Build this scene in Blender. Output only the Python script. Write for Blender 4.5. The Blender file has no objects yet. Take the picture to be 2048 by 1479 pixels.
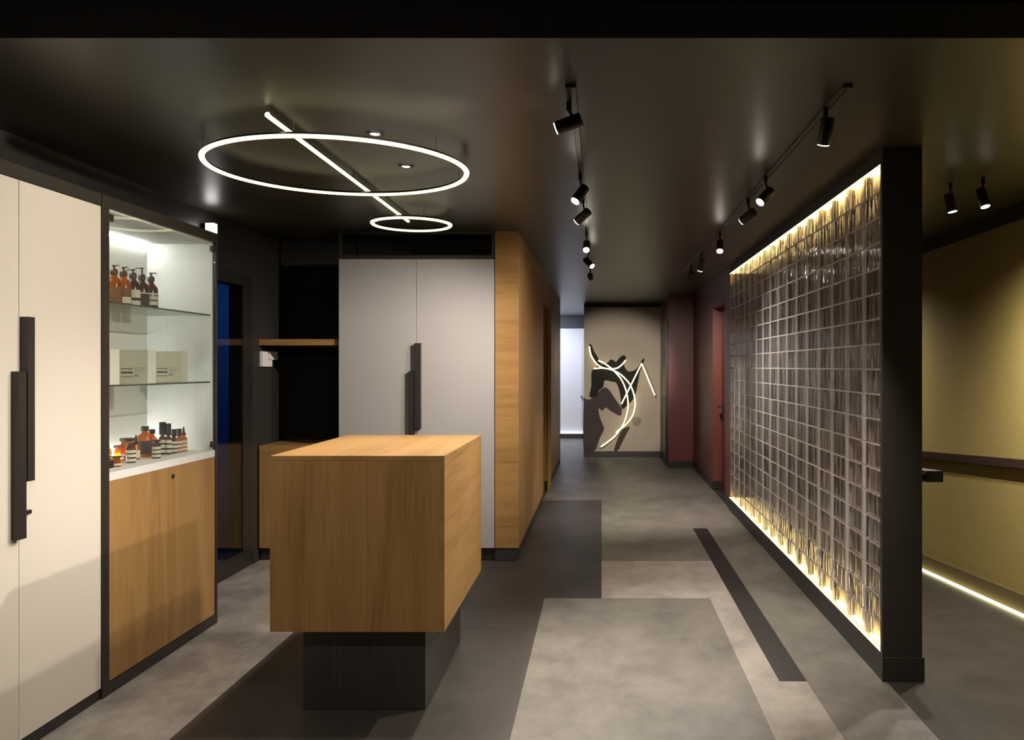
import bpy, bmesh, math, random
from mathutils import Vector, Matrix
random.seed(7)
S = bpy.context.scene
COL = S.collection
# ------------------------------------------------------------------ camera
F = 1650.0                      # focal length in photo pixels (2048 wide)
K = F / 1400.0                  # survey depth unit -> metres
EYE = 1.5
cd = bpy.data.cameras.new('camera'); cam = bpy.data.objects.new('camera', cd); COL.objects.link(cam)
cd.sensor_fit = 'HORIZONTAL'; cd.sensor_width = 36.0; cd.lens = F * 36.0 / 2048.0
cd.shift_x = -(1203 - 1024) / 2048.0; cd.shift_y = -(739.5 - 733) / 2048.0
cd.clip_start = 0.05; cd.clip_end = 100
cam.location = (0, 0, EYE); cam.rotation_euler = (math.pi / 2, 0, 0)
S.camera = cam
# ------------------------------------------------------------------ world, exposure
W = bpy.data.worlds.new('world'); S.world = W; W.use_nodes = True
W.node_tree.nodes['Background'].inputs[0].default_value = (0.5, 0.5, 0.55, 1)
W.node_tree.nodes['Background'].inputs[1].default_value = 0.02
S.view_settings.view_transform = 'Standard'; S.view_settings.look = 'None'
S.view_settings.gamma = 1.0; S.view_settings.use_curve_mapping = False
S.view_settings.exposure = 0.0
cy = S.cycles
cy.max_bounces = 10; cy.diffuse_bounces = 5; cy.glossy_bounces = 5
cy.transparent_max_bounces = 24; cy.transmission_bounces = 6
cy.sample_clamp_indirect = 3.0; cy.caustics_reflective = False; cy.caustics_refractive = False
cy.blur_glossy = 0.5; cy.use_denoising = True

SPOT_COL = (1.0, 0.90, 0.79)
TUBE_COL = (1.0, 0.92, 0.50)
AMBER_LED = (1.0, 0.66, 0.22)

# ------------------------------------------------------------------ materials
def lin(h):
    h = h.lstrip('#'); v = [int(h[i:i + 2], 16) / 255 for i in (0, 2, 4)]
    return tuple(((c + 0.055) / 1.055) ** 2.4 if c > 0.04045 else c / 12.92 for c in v)

class NT:
    def __init__(s, name):
        s.m = bpy.data.materials.new(name); s.m.use_nodes = True
        s.t = s.m.node_tree; s.t.nodes.clear(); s.out = s.n('ShaderNodeOutputMaterial')
    def n(s, typ, **kw):
        nd = s.t.nodes.new(typ)
        for k, v in kw.items(): setattr(nd, k, v)
        return nd
    def l(s, a, b): s.t.links.new(a, b)

def plain(name, col, rough=0.5, spec=0.5, metal=0.0, noise=0.0, nscale=8.0, bump=0.0, bscale=200.0, stretch=(1, 1, 1), coat=0.0):
    t = NT(name); b = t.n('ShaderNodeBsdfPrincipled')
    b.inputs['Roughness'].default_value = rough; b.inputs['Metallic'].default_value = metal
    b.inputs['Specular IOR Level'].default_value = spec
    b.inputs['Coat Weight'].default_value = coat; b.inputs['Coat Roughness'].default_value = 0.15
    tc = t.n('ShaderNodeTexCoord'); mp = t.n('ShaderNodeMapping'); t.l(tc.outputs['Object'], mp.inputs[0])
    mp.inputs['Scale'].default_value = stretch
    nz = t.n('ShaderNodeTexNoise'); nz.inputs['Scale'].default_value = nscale; nz.inputs['Detail'].default_value = 5
    t.l(mp.outputs[0], nz.inputs['Vector'])
    mx = t.n('ShaderNodeMix', data_type='RGBA', blend_type='MIX')
    mx.inputs[6].default_value = tuple(c * (1 - noise) for c in col) + (1,)
    mx.inputs[7].default_value = tuple(min(1, c * (1 + noise)) for c in col) + (1,)
    t.l(nz.outputs[0], mx.inputs[0]); t.l(mx.outputs[2], b.inputs['Base Color'])
    if bump:
        n2 = t.n('ShaderNodeTexNoise'); n2.inputs['Scale'].default_value = bscale; n2.inputs['Detail'].default_value = 3
        t.l(mp.outputs[0], n2.inputs['Vector'])
        bp = t.n('ShaderNodeBump'); bp.inputs['Strength'].default_value = bump; bp.inputs['Distance'].default_value = 0.004
        t.l(n2.outputs[0], bp.inputs['Height']); t.l(bp.outputs[0], b.inputs['Normal'])
    t.l(b.outputs[0], t.out.inputs[0]); return t.m

def oak(name, grain='z', dark=0.86, plank=0.0):
    """Oak veneer: fine pores along the grain, cathedral figure across it."""
    t = NT(name); b = t.n('ShaderNodeBsdfPrincipled')
    b.inputs['Roughness'].default_value = 0.42; b.inputs['Specular IOR Level'].default_value = 0.45
    tc = t.n('ShaderNodeTexCoord'); oi = t.n('ShaderNodeObjectInfo')
    off = t.n('ShaderNodeVectorMath', operation='ADD')
    sc = t.n('ShaderNodeVectorMath', operation='SCALE'); sc.inputs[3].default_value = 13.0
    cmb = t.n('ShaderNodeCombineXYZ')
    for i in range(3): t.l(oi.outputs['Random'], cmb.inputs[i])
    t.l(cmb.outputs[0], sc.inputs[0]); t.l(tc.outputs['Object'], off.inputs[0]); t.l(sc.outputs[0], off.inputs[1])
    def mapped(along, across):
        mp = t.n('ShaderNodeMapping'); s = [across] * 3; s['xyz'.index(grain)] = along
        mp.inputs['Scale'].default_value = s; t.l(off.outputs[0], mp.inputs[0]); return mp.outputs[0]
    n1 = t.n('ShaderNodeTexNoise'); n1.inputs['Scale'].default_value = 1.0; n1.inputs['Detail'].default_value = 3
    t.l(mapped(0.55, 5.0), n1.inputs['Vector'])
    fr = t.n('ShaderNodeMath', operation='MULTIPLY'); fr.inputs[1].default_value = 9.0; t.l(n1.outputs[0], fr.inputs[0])
    fc = t.n('ShaderNodeMath', operation='PINGPONG'); fc.inputs[1].default_value = 1.0; t.l(fr.outputs[0], fc.inputs[0])
    n2 = t.n('ShaderNodeTexNoise'); n2.inputs['Scale'].default_value = 1.0; n2.inputs['Detail'].default_value = 4
    t.l(mapped(4.0, 210.0), n2.inputs['Vector'])
    n3 = t.n('ShaderNodeTexNoise'); n3.inputs['Scale'].default_value = 1.0; n3.inputs['Detail'].default_value = 2
    t.l(mapped(0.5, 5.0), n3.inputs['Vector'])
    a = t.n('ShaderNodeMath', operation='MULTIPLY_ADD'); a.inputs[1].default_value = 0.16; t.l(fc.outputs[0], a.inputs[0])
    m2 = t.n('ShaderNodeMath', operation='MULTIPLY'); m2.inputs[1].default_value = 0.62; t.l(n2.outputs[0], m2.inputs[0]); t.l(m2.outputs[0], a.inputs[2])
    a3 = t.n('ShaderNodeMath', operation='MULTIPLY_ADD'); a3.inputs[1].default_value = 0.35; t.l(n3.outputs[0], a3.inputs[0]); t.l(a.outputs[0], a3.inputs[2])
    cr = t.n('ShaderNodeValToRGB'); e = cr.color_ramp.elements
    c0, c1, c2 = (0.255, 0.132, 0.040), (0.39, 0.218, 0.074), (0.48, 0.285, 0.108)
    e[0].position = 0.34; e[0].color = tuple(c * dark for c in c0) + (1,)
    e[1].position = 0.85; e[1].color = tuple(c * dark for c in c2) + (1,)
    m = e.new(0.56); m.color = tuple(c * dark for c in c1) + (1,)
    t.l(a3.outputs[0], cr.inputs[0]); t.l(cr.outputs[0], b.inputs['Base Color'])
    bp = t.n('ShaderNodeBump'); bp.inputs['Strength'].default_value = 0.12; bp.inputs['Distance'].default_value = 0.002
    t.l(a.outputs[0], bp.inputs['Height']); t.l(bp.outputs[0], b.inputs['Normal'])
    t.l(b.outputs[0], t.out.inputs[0]); return t.m

def concrete(name, col, var=0.25, rough=0.42):
    t = NT(name); b = t.n('ShaderNodeBsdfPrincipled'); b.inputs['Roughness'].default_value = rough
    b.inputs['Specular IOR Level'].default_value = 0.35
    tc = t.n('ShaderNodeNewGeometry')
    mp = t.n('ShaderNodeMapping'); mp.inputs['Scale'].default_value = (1.0, 0.75, 1.0); t.l(tc.outputs['Position'], mp.inputs[0])
    n1 = t.n('ShaderNodeTexNoise'); n1.inputs['Scale'].default_value = 4.0; n1.inputs['Detail'].default_value = 10; n1.inputs['Roughness'].default_value = 0.70
    n1.inputs['Distortion'].default_value = 0.15
    t.l(mp.outputs[0], n1.inputs['Vector'])
    n2 = t.n('ShaderNodeTexNoise'); n2.inputs['Scale'].default_value = 160; n2.inputs['Detail'].default_value = 2
    t.l(mp.outputs[0], n2.inputs['Vector'])
    ad = t.n('ShaderNodeMath', operation='MULTIPLY_ADD'); ad.inputs[1].default_value = 0.25
    t.l(n2.outputs[0], ad.inputs[0]); t.l(n1.outputs[0], ad.inputs[2])
    cr = t.n('ShaderNodeValToRGB'); e = cr.color_ramp.elements
    e[0].position = 0.48; e[0].color = tuple(c * (1 - var) for c in col) + (1,)
    e[1].position = 0.80; e[1].color = tuple(c * (1 + var) for c in col) + (1,)
    t.l(ad.outputs[0], cr.inputs[0]); t.l(cr.outputs[0], b.inputs['Base Color'])
    bp = t.n('ShaderNodeBump'); bp.inputs['Strength'].default_value = 0.15; bp.inputs['Distance'].default_value = 0.002
    t.l(n2.outputs[0], bp.inputs['Height']); t.l(bp.outputs[0], b.inputs['Normal'])
    t.l(b.outputs[0], t.out.inputs[0]); return t.m

def emit(name, col, strength):
    t = NT(name); e = t.n('ShaderNodeEmission'); e.inputs[0].default_value = col + (1,); e.inputs[1].default_value = strength
    t.l(e.outputs[0], t.out.inputs[0]); return t.m

def pane_fresnel(t, ior):
    fr = t.n('ShaderNodeFresnel'); ge = t.n('ShaderNodeNewGeometry')
    mr = t.n('ShaderNodeMapRange'); mr.inputs['To Min'].default_value = ior; mr.inputs['To Max'].default_value = 1.0 / ior
    t.l(ge.outputs['Backfacing'], mr.inputs['Value']); t.l(mr.outputs[0], fr.inputs[0]); return fr
def clear_glass(name, tint, rough=0.0, ior=1.45):
    t = NT(name); tr = t.n('ShaderNodeBsdfTransparent'); tr.inputs[0].default_value = tint + (1,)
    g = t.n('ShaderNodeBsdfGlossy'); g.inputs['Roughness'].default_value = rough
    fr = pane_fresnel(t, ior)
    mx = t.n('ShaderNodeMixShader'); t.l(fr.outputs[0], mx.inputs[0]); t.l(tr.outputs[0], mx.inputs[1]); t.l(g.outputs[0], mx.inputs[2])
    t.l(mx.outputs[0], t.out.inputs[0]); return t.m

def rippled_glass(name):
    t = NT(name)
    tc = t.n('ShaderNodeTexCoord'); oi = t.n('ShaderNodeObjectInfo')
    sc = t.n('ShaderNodeMath', operation='MULTIPLY'); sc.inputs[1].default_value = 47.0; t.l(oi.outputs['Random'], sc.inputs[0])
    ad = t.n('ShaderNodeVectorMath', operation='ADD'); t.l(tc.outputs['Object'], ad.inputs[0]); t.l(sc.outputs[0], ad.inputs[1])
    mp = t.n('ShaderNodeMapping'); mp.inputs['Scale'].default_value = (1, 26, 4.5); t.l(ad.outputs[0], mp.inputs[0])
    nz = t.n('ShaderNodeTexNoise'); nz.inputs['Scale'].default_value = 1.0; nz.inputs['Detail'].default_value = 2; nz.inputs['Distortion'].default_value = 0.7
    t.l(mp.outputs[0], nz.inputs['Vector'])
    bp = t.n('ShaderNodeBump'); bp.inputs['Strength'].default_value = 0.8; bp.inputs['Distance'].default_value = 0.012
    t.l(nz.outputs[0], bp.inputs['Height'])
    tr = t.n('ShaderNodeBsdfTransparent'); tr.inputs[0].default_value = (0.9, 0.88, 0.86, 1)
    df = t.n('ShaderNodeBsdfDiffuse'); df.inputs[0].default_value = (0.68, 0.62, 0.59, 1); t.l(bp.outputs[0], df.inputs['Normal'])
    mr = t.n('ShaderNodeMapRange'); mr.inputs['From Min'].default_value = 0.44; mr.inputs['From Max'].default_value = 0.72
    mr.inputs['To Min'].default_value = 0.01; mr.inputs['To Max'].default_value = 0.50; t.l(nz.outputs[0], mr.inputs['Value'])
    sx = t.n('ShaderNodeSeparateXYZ'); t.l(tc.outputs['Object'], sx.inputs[0])
    ab = t.n('ShaderNodeMath', operation='ABSOLUTE'); t.l(sx.outputs[1], ab.inputs[0])
    ed = t.n('ShaderNodeMapRange', interpolation_type='SMOOTHSTEP'); ed.inputs['From Min'].default_value = 0.104; ed.inputs['From Max'].default_value = 0.120
    ed.inputs['To Max'].default_value = 0.85; t.l(ab.outputs[0], ed.inputs['Value'])
    mxm = t.n('ShaderNodeMath', operation='MAXIMUM'); t.l(mr.outputs[0], mxm.inputs[0]); t.l(ed.outputs[0], mxm.inputs[1])
    m0 = t.n('ShaderNodeMixShader'); t.l(mxm.outputs[0], m0.inputs[0]); t.l(tr.outputs[0], m0.inputs[1]); t.l(df.outputs[0], m0.inputs[2])
    g = t.n('ShaderNodeBsdfGlossy'); g.inputs['Roughness'].default_value = 0.035; t.l(bp.outputs[0], g.inputs['Normal'])
    fr = pane_fresnel(t, 1.5)
    mx = t.n('ShaderNodeMixShader'); t.l(fr.outputs[0], mx.inputs[0]); t.l(m0.outputs[0], mx.inputs[1]); t.l(g.outputs[0], mx.inputs[2])
    t.l(mx.outputs[0], t.out.inputs[0]); return t.m

def amber(name, tint, body):
    t = NT(name); tr = t.n('ShaderNodeBsdfTransparent'); tr.inputs[0].default_value = tint + (1,)
    b = t.n('ShaderNodeBsdfPrincipled'); b.inputs['Base Color'].default_value = body + (1,); b.inputs['Roughness'].default_value = 0.18
    mx = t.n('ShaderNodeMixShader'); mx.inputs[0].default_value = 0.55
    t.l(tr.outputs[0], mx.inputs[1]); t.l(b.outputs[0], mx.inputs[2]); t.l(mx.outputs[0], t.out.inputs[0]); return t.m

M = dict(
    ceiling=plain('ceiling_lacquer', (0.043, 0.039, 0.027), 0.36, 0.6, noise=0.1, nscale=1.5, bump=0.03, bscale=60),
    beam=plain('beam_black', (0.003, 0.003, 0.003), 0.9, 0.05),
    black=plain('black_wall', (0.027, 0.025, 0.022), 0.55, 0.4, noise=0.15, nscale=3, bump=0.15, bscale=300),
    niche=plain('niche_black', (0.006, 0.005, 0.004), 0.6, 0.3, noise=0.2, nscale=20, stretch=(8, 8, 0.6)),
    metal=plain('dark_bronze_metal', (0.022, 0.018, 0.015), 0.4, 0.5, noise=0.1, nscale=30),
    post=plain('post_black', (0.046, 0.041, 0.035), 0.5, 0.4, noise=0.15, nscale=2.5, bump=0.05, bscale=150),
    base=plain('baseboard_grey', (0.030, 0.027, 0.025), 0.45, 0.4, noise=0.1, nscale=5),
    white=plain('warm_white_lacquer', (0.72, 0.67, 0.58), 0.5, 0.3, noise=0.03, nscale=2),
    grey=plain('grey_lacquer', (0.36, 0.345, 0.335), 0.5, 0.3, noise=0.03, nscale=2),
    inner=plain('white_laminate', (0.80, 0.82, 0.80), 0.5, 0.3, noise=0.02),
    stone=plain('white_worktop', (0.72, 0.72, 0.70), 0.35, 0.4, noise=0.04, nscale=20),
    plastic=plain('white_plastic', (0.75, 0.72, 0.70), 0.4, 0.4, noise=0.02),
    red=plain('oxblood_paint', (0.165, 0.046, 0.040), 0.42, 0.5, noise=0.12, nscale=4),
    maroon=plain('dark_maroon_wood', (0.035, 0.016, 0.013), 0.4, 0.5, noise=0.2, nscale=6, stretch=(6, 6, 0.7)),
    yellow=plain('ochre_plaster', (0.42, 0.335, 0.115), 0.75, 0.25, noise=0.14, nscale=45, bump=0.25, bscale=220),
    art=plain('taupe_plaster', (0.36, 0.31, 0.255), 0.8, 0.2, noise=0.10, nscale=3),
    ink=plain('mural_shadow_black', (0.014, 0.012, 0.009), 0.8, 0.2, noise=0.3, nscale=9),
    shadow_wash=plain('mural_shadow_brown', (0.052, 0.038, 0.037), 0.8, 0.2, noise=0.35, nscale=5),  # mural tone that also stands in for a cast shadow
    pale=plain('mural_shadow_pale', (0.22, 0.18, 0.155), 0.8, 0.2, noise=0.2, nscale=8),
    brushed=plain('brushed_black_steel', (0.13, 0.124, 0.115), 0.42, 0.5, metal=0.85, noise=0.55, nscale=1.0, stretch=(170, 170, 2.5)),
    mortar=plain('light_mortar', (0.74, 0.68, 0.65), 0.6, 0.3, noise=0.1, nscale=40),
    backing=plain('mauve_brown_backing', (0.13, 0.10, 0.092), 0.45, 0.5, noise=0.25, nscale=4, stretch=(1, 6, 0.8)),
    bulk=plain('bulkhead_grey', (0.07, 0.07, 0.085), 0.6, 0.3),
    hall=plain('hall_white', (0.78, 0.79, 0.84), 0.6, 0.3, noise=0.02),
    bluewall=plain('deep_blue_paint', (0.02, 0.07, 0.20), 0.5, 0.3, noise=0.1),
    rail=plain('handrail_brown', (0.050, 0.030, 0.020), 0.45, 0.4, noise=0.2, nscale=12),
    skirt=plain('skirting_olive_brown', (0.17, 0.13, 0.06), 0.6, 0.3, noise=0.1, nscale=10),
    cap=plain('black_cap_plastic', (0.020, 0.016, 0.013), 0.4, 0.4),
    capbrown=plain('brown_pump_plastic', (0.070, 0.030, 0.012), 0.4, 0.4),
    label=plain('cream_label', (0.60, 0.58, 0.47), 0.6, 0.2, noise=0.05, nscale=90),
    darklabel=plain('dark_label', (0.050, 0.040, 0.033), 0.6, 0.2, noise=0.2, nscale=90),
    brownlabel=plain('brown_label', (0.18, 0.085, 0.035), 0.6, 0.2, noise=0.3, nscale=150),
    carton=plain('beige_carton', (0.50, 0.47, 0.37), 0.7, 0.2, noise=0.03),
    cartonside=plain('white_carton', (0.78, 0.78, 0.72), 0.7, 0.2, noise=0.02),
    ink2=plain('label_ink', (0.045, 0.040, 0.035), 0.6, 0.2),
    chrome=plain('satin_steel', (0.35, 0.34, 0.33), 0.3, 0.5, metal=1.0),
    oak_z=oak('oak_vertical', 'z'), oak_x=oak('oak_across', 'x'), oak_y=oak('oak_along', 'y'),
    amber=amber('amber_glass', (0.95, 0.42, 0.05), (0.30, 0.09, 0.012)),
    umber=amber('dark_amber_glass', (0.35, 0.12, 0.02), (0.060, 0.028, 0.014)),
    glass=clear_glass('cabinet_glass', (0.98, 0.995, 0.985)),
    shelfglass=clear_glass('shelf_glass', (0.955, 0.985, 0.965), 0.02),
    edge=plain('glass_edge', (0.05, 0.07, 0.055), 0.25, 0.5),
    doorglass=clear_glass('door_glass', (0.75, 0.80, 0.88), 0.0, 1.7),
    ripple=rippled_glass('rippled_block_glass'),
    tube=emit('tube_light', TUBE_COL, 2.4),
    neon=emit('neon_light', TUBE_COL, 2.8),
    lens=emit('lamp_lens', (1.0, 0.90, 0.75), 30.0),
    diffuser=emit('amber_diffuser', (1.0, 0.74, 0.30), 9.0),
    led=emit('amber_led', AMBER_LED, 34.0),
    rampled=emit('ramp_led', (1.0, 0.90, 0.42), 3.0),
    caseled=emit('case_led', (1.0, 0.97, 0.90), 64.0),
    hallled=emit('hall_led', (0.86, 0.88, 1.0), 14.0),
    cube=emit('cube_lamp', (1.0, 0.94, 0.93), 9.0),
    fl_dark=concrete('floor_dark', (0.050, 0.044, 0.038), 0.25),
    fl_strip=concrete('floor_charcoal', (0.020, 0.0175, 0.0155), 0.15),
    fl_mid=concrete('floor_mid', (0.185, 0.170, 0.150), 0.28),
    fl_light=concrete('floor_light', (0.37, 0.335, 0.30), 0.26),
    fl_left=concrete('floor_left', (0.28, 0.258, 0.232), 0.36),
)

# ------------------------------------------------------------------ builders
ORG = {}
def tag(o, label=None, cat=None, group=None, kind=None):
    if label: o['label'] = label
    if cat: o['category'] = cat
    if group: o['group'] = group
    if kind: o['kind'] = kind
    return o
def add(o, parent, org):
    COL.objects.link(o); ORG[o.name] = Vector(org)
    if parent is not None:
        o.parent = parent; o.location = Vector(org) - ORG[parent.name]
    else: o.location = org
    return o
def empty(name, loc, label=None, cat=None, group=None, kind=None):
    o = bpy.data.objects.new(name, None); o.empty_display_size = 0.1
    add(o, None, loc); return tag(o, label, cat, group, kind)
def mesh(name, V, Fc, mat, parent=None, smooth=False):
    V = [Vector(v) for v in V]
    lo = Vector([min(v[i] for v in V) for i in range(3)]); hi = Vector([max(v[i] for v in V) for i in range(3)])
    org = Vector(((lo.x + hi.x) / 2, (lo.y + hi.y) / 2, lo.z))
    me = bpy.data.meshes.new(name); me.from_pydata([v - org for v in V], [], Fc)
    b = bmesh.new(); b.from_mesh(me); bmesh.ops.recalc_face_normals(b, faces=b.faces); b.to_mesh(me); b.free()
    me.materials.append(M[mat] if isinstance(mat, str) else mat)
    if smooth:
        for p in me.polygons: p.use_smooth = True
        me.set_sharp_from_angle(angle=math.radians(40))
    o = bpy.data.objects.new(name, me); return add(o, parent, org)
BF = [(0, 1, 3, 2), (4, 6, 7, 5), (0, 4, 5, 1), (2, 3, 7, 6), (0, 2, 6, 4), (1, 5, 7, 3)]
def bv(x0, x1, y0, y1, z0, z1):
    return [(x, y, z) for x in (x0, x1) for y in (y0, y1) for z in (z0, z1)]
def box(name, x0, x1, y0, y1, z0, z1, mat, parent=None, bevel=0.0):
    o = mesh(name, bv(x0, x1, y0, y1, z0, z1), BF, mat, parent)
    if bevel:
        b = bmesh.new(); b.from_mesh(o.data)
        bmesh.ops.bevel(b, geom=list(b.edges), offset=bevel, segments=2, profile=0.6, affect='EDGES')
        b.to_mesh(o.data); b.free()
    return o
def boxes(name, L, mat, parent=None):
    V, Fc = [], []
    for b in L:
        n = len(V); V += bv(*b); Fc += [tuple(i + n for i in f) for f in BF]
    return mesh(name, V, Fc, mat, parent)
def sweep(P, r, seg=10, closed=False):
    P = [Vector(p) for p in P]; n = len(P); V, Fc = [], []
    prev = None
    for i, p in enumerate(P):
        a = P[(i - 1) % n] if (closed or i > 0) else p; c = P[(i + 1) % n] if (closed or i < n - 1) else p
        d = (c - a).normalized()
        if prev is None:
            u = d.orthogonal().normalized()
        else: u = (prev - d * prev.dot(d)).normalized()
        prev = u; w = d.cross(u)
        rr = r[i] if isinstance(r, (list, tuple)) else r
        for k in range(seg):
            t = 2 * math.pi * k / seg; V.append(p + (u * math.cos(t) + w * math.sin(t)) * rr)
    m = n if closed else n - 1
    for i in range(m):
        for k in range(seg):
            a, b2 = i * seg + k, i * seg + (k + 1) % seg; j = ((i + 1) % n) * seg
            Fc.append((a, b2, j + (k + 1) % seg, j + k))
    if not closed:
        Fc.append(tuple(range(seg))); Fc.append(tuple(range((n - 1) * seg, n * seg)))
    return V, Fc
def tube(name, P, r, mat, parent=None, seg=10, closed=False):
    V, Fc = sweep(P, r, seg, closed); return mesh(name, V, Fc, mat, parent, True)
def half_tube(P, r, parent, closed):
    V, Fc = sweep(P, r, 16, closed); up, dn = [], []
    for f in Fc:
        pts = [Vector(V[i]) for i in f]; c = sum(pts, Vector()) / len(pts)
        near = min((Vector(p) for p in P), key=lambda q: (q - c).length) if len(P) > 2 else Vector((P[0][0], c.y, P[0][2]))
        (up if (c.z - near.z) > 0.12 * r else dn).append(f)
    for nm, L, m in (('tube', dn, 'tube'), ('housing', up, 'metal')):
        ids = sorted({i for f in L for i in f}); mp = {v: k for k, v in enumerate(ids)}
        mesh(nm, [V[i] for i in ids], [tuple(mp[i] for i in f) for f in L], m, parent, True)
def lathe(name, c, prof, mat, parent=None, seg=20, cap=True):
    V, Fc = [], []; n = len(prof)
    for r, z in prof:
        for k in range(seg):
            t = 2 * math.pi * k / seg; V.append((c[0] + r * math.cos(t), c[1] + r * math.sin(t), c[2] + z))
    for i in range(n - 1):
        for k in range(seg):
            Fc.append((i * seg + k, i * seg + (k + 1) % seg, (i + 1) * seg + (k + 1) % seg, (i + 1) * seg + k))
    if cap: Fc.append(tuple(range(seg))); Fc.append(tuple(range((n - 1) * seg, n * seg)))
    return mesh(name, V, Fc, mat, parent, True)
def spline(P, sub=8):
    P = [Vector(p) for p in P]; out = []
    for i in range(len(P) - 1):
        p0, p1, p2, p3 = P[max(i - 1, 0)], P[i], P[i + 1], P[min(i + 2, len(P) - 1)]
        for s in range(sub):
            t = s / sub
            out.append(0.5 * ((2 * p1) + (p2 - p0) * t + (2 * p0 - 5 * p1 + 4 * p2 - p3) * t * t + (3 * p1 - p0 - 3 * p2 + p3) * t ** 3))
    return out + [P[-1]]
def lamp(name, loc, aim, power, angle=70, blend=0.6, parent=None, radius=0.03, col=SPOT_COL):
    ld = bpy.data.lights.new(name, 'SPOT'); ld.energy = power; ld.color = col; ld.spot_size = math.radians(angle)
    ld.spot_blend = blend; ld.shadow_soft_size = radius
    o = bpy.data.objects.new(name, ld); add(o, parent, loc)
    o.rotation_mode = 'QUATERNION'; o.rotation_quaternion = (Vector(aim) - Vector(loc)).to_track_quat('-Z', 'Y'); return o

# ------------------------------------------------------------------ the shell
CEIL = 2.55
XL, XR = -2.66, 2.72            # left wall, ochre wall
G = 1.357                       # face of the glass block partition
PB = 1.53                       # back of that partition
Y0 = 3.34 * K; Y1 = 7.39 * K    # partition near and far end
YC = 5.41 * K                   # front of grey cabinet and oak wall
YB = 5.87 * K                   # niche back wall
YO = 10.8 * K                   # end of oak wall
YR = 10.4 * K                   # red pier front
YA = 11.6 * K                   # art wall
YH = 14.7 * K                   # far hall wall
RS = 0.082 / K                  # ramp slope
def ramp(y): return -RS * max(0.0, y - Y0)
BACK = -2.0

fl = boxes('floor', [(-4.2, PB, BACK, YH + 0.3, -0.10, -0.004), (PB, XR + 0.2, BACK, Y0, -0.10, -0.004)], 'fl_dark'); tag(fl, kind='structure')
g = 0.0006
def patch(x0, x1, y0, y1, mat, top=0.0):
    return box('floor_panel', x0 + g, x1 - g, y0 + g, y1 - g, -0.006, top, mat, fl)
yA, yB, yC, yD, yE = 4.54 * K, 5.41 * K, 7.87 * K, 3.34 * K, 6.5 * K
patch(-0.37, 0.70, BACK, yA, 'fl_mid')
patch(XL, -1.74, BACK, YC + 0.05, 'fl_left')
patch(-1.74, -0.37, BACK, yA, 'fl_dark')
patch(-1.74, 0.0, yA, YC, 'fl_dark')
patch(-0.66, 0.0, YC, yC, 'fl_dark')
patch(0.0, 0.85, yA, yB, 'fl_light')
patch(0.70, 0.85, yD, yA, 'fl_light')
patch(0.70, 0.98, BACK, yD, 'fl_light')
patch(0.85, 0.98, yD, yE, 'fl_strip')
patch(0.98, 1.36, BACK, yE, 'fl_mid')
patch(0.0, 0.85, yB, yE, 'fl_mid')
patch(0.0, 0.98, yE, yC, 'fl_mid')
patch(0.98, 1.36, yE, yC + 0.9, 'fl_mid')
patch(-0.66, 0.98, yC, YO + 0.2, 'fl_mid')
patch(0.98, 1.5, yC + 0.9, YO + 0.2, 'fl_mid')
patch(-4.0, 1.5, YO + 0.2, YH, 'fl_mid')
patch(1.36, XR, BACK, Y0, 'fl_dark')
YE = 15.5
rv = []
for y in (Y0, YE):
    for x in (PB, XR + 0.05):
        rv += [(x, y, ramp(y) - 0.1), (x, y, ramp(y))]
rp = mesh('floor_ramp', rv, [(1, 3, 7, 5), (0, 4, 6, 2), (0, 1, 5, 4), (2, 6, 7, 3), (0, 2, 3, 1), (4, 5, 7, 6)], 'fl_dark'); tag(rp, kind='structure')

tag(box('ceiling', -4.2, XR + 0.2, BACK, YH + 0.3, CEIL, CEIL + 0.1, 'ceiling'), kind='structure')
tag(box('ceiling_beam', XL, XR, 2.10, 2.336, 1.5 + 657 * 2.336 / F, CEIL, 'beam'), kind='structure')
DY0, DY1 = 5.32 * K - 1.12, 5.32 * K       # left door opening
wl = boxes('wall_left', [(XL - 0.15, XL, BACK, DY0, 0, CEIL), (XL - 0.15, XL, DY1, YB + 0.15, 0, CEIL), (XL - 0.15, XL, DY0, DY1, 2.19, CEIL)], 'black'); tag(wl, kind='structure')
tag(box('baseboard_left', XL, XL + 0.012, DY1 + 0.002, YC + 0.0, 0.001, 0.09, 'base'), kind='structure')
wb = box('wall_back', XL, -0.83, YB, YB + 0.15, 0, CEIL, 'black'); tag(wb, kind='structure')
box('niche_panel', XL + 0.012, -2.035, YB - 0.012, YB, 0.9, 2.33, 'niche', wb)
tag(box('wall_rear', -4.2, XR + 0.2, BACK - 0.1, BACK, -0.1, CEIL, 'black'), kind='structure')
wr = boxes('wall_right', [(XR, XR + 0.15, BACK, YE, -1.0, CEIL - 0.095)], 'yellow'); tag(wr, kind='structure')
box('top_band', XR - 0.004, XR + 0.15, BACK, YE, CEIL - 0.093, CEIL, 'post', wr)
tag(box('wall_ramp_end', PB, XR, YE, YE + 0.1, -1.0, CEIL, 'yellow'), kind='structure')

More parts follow.
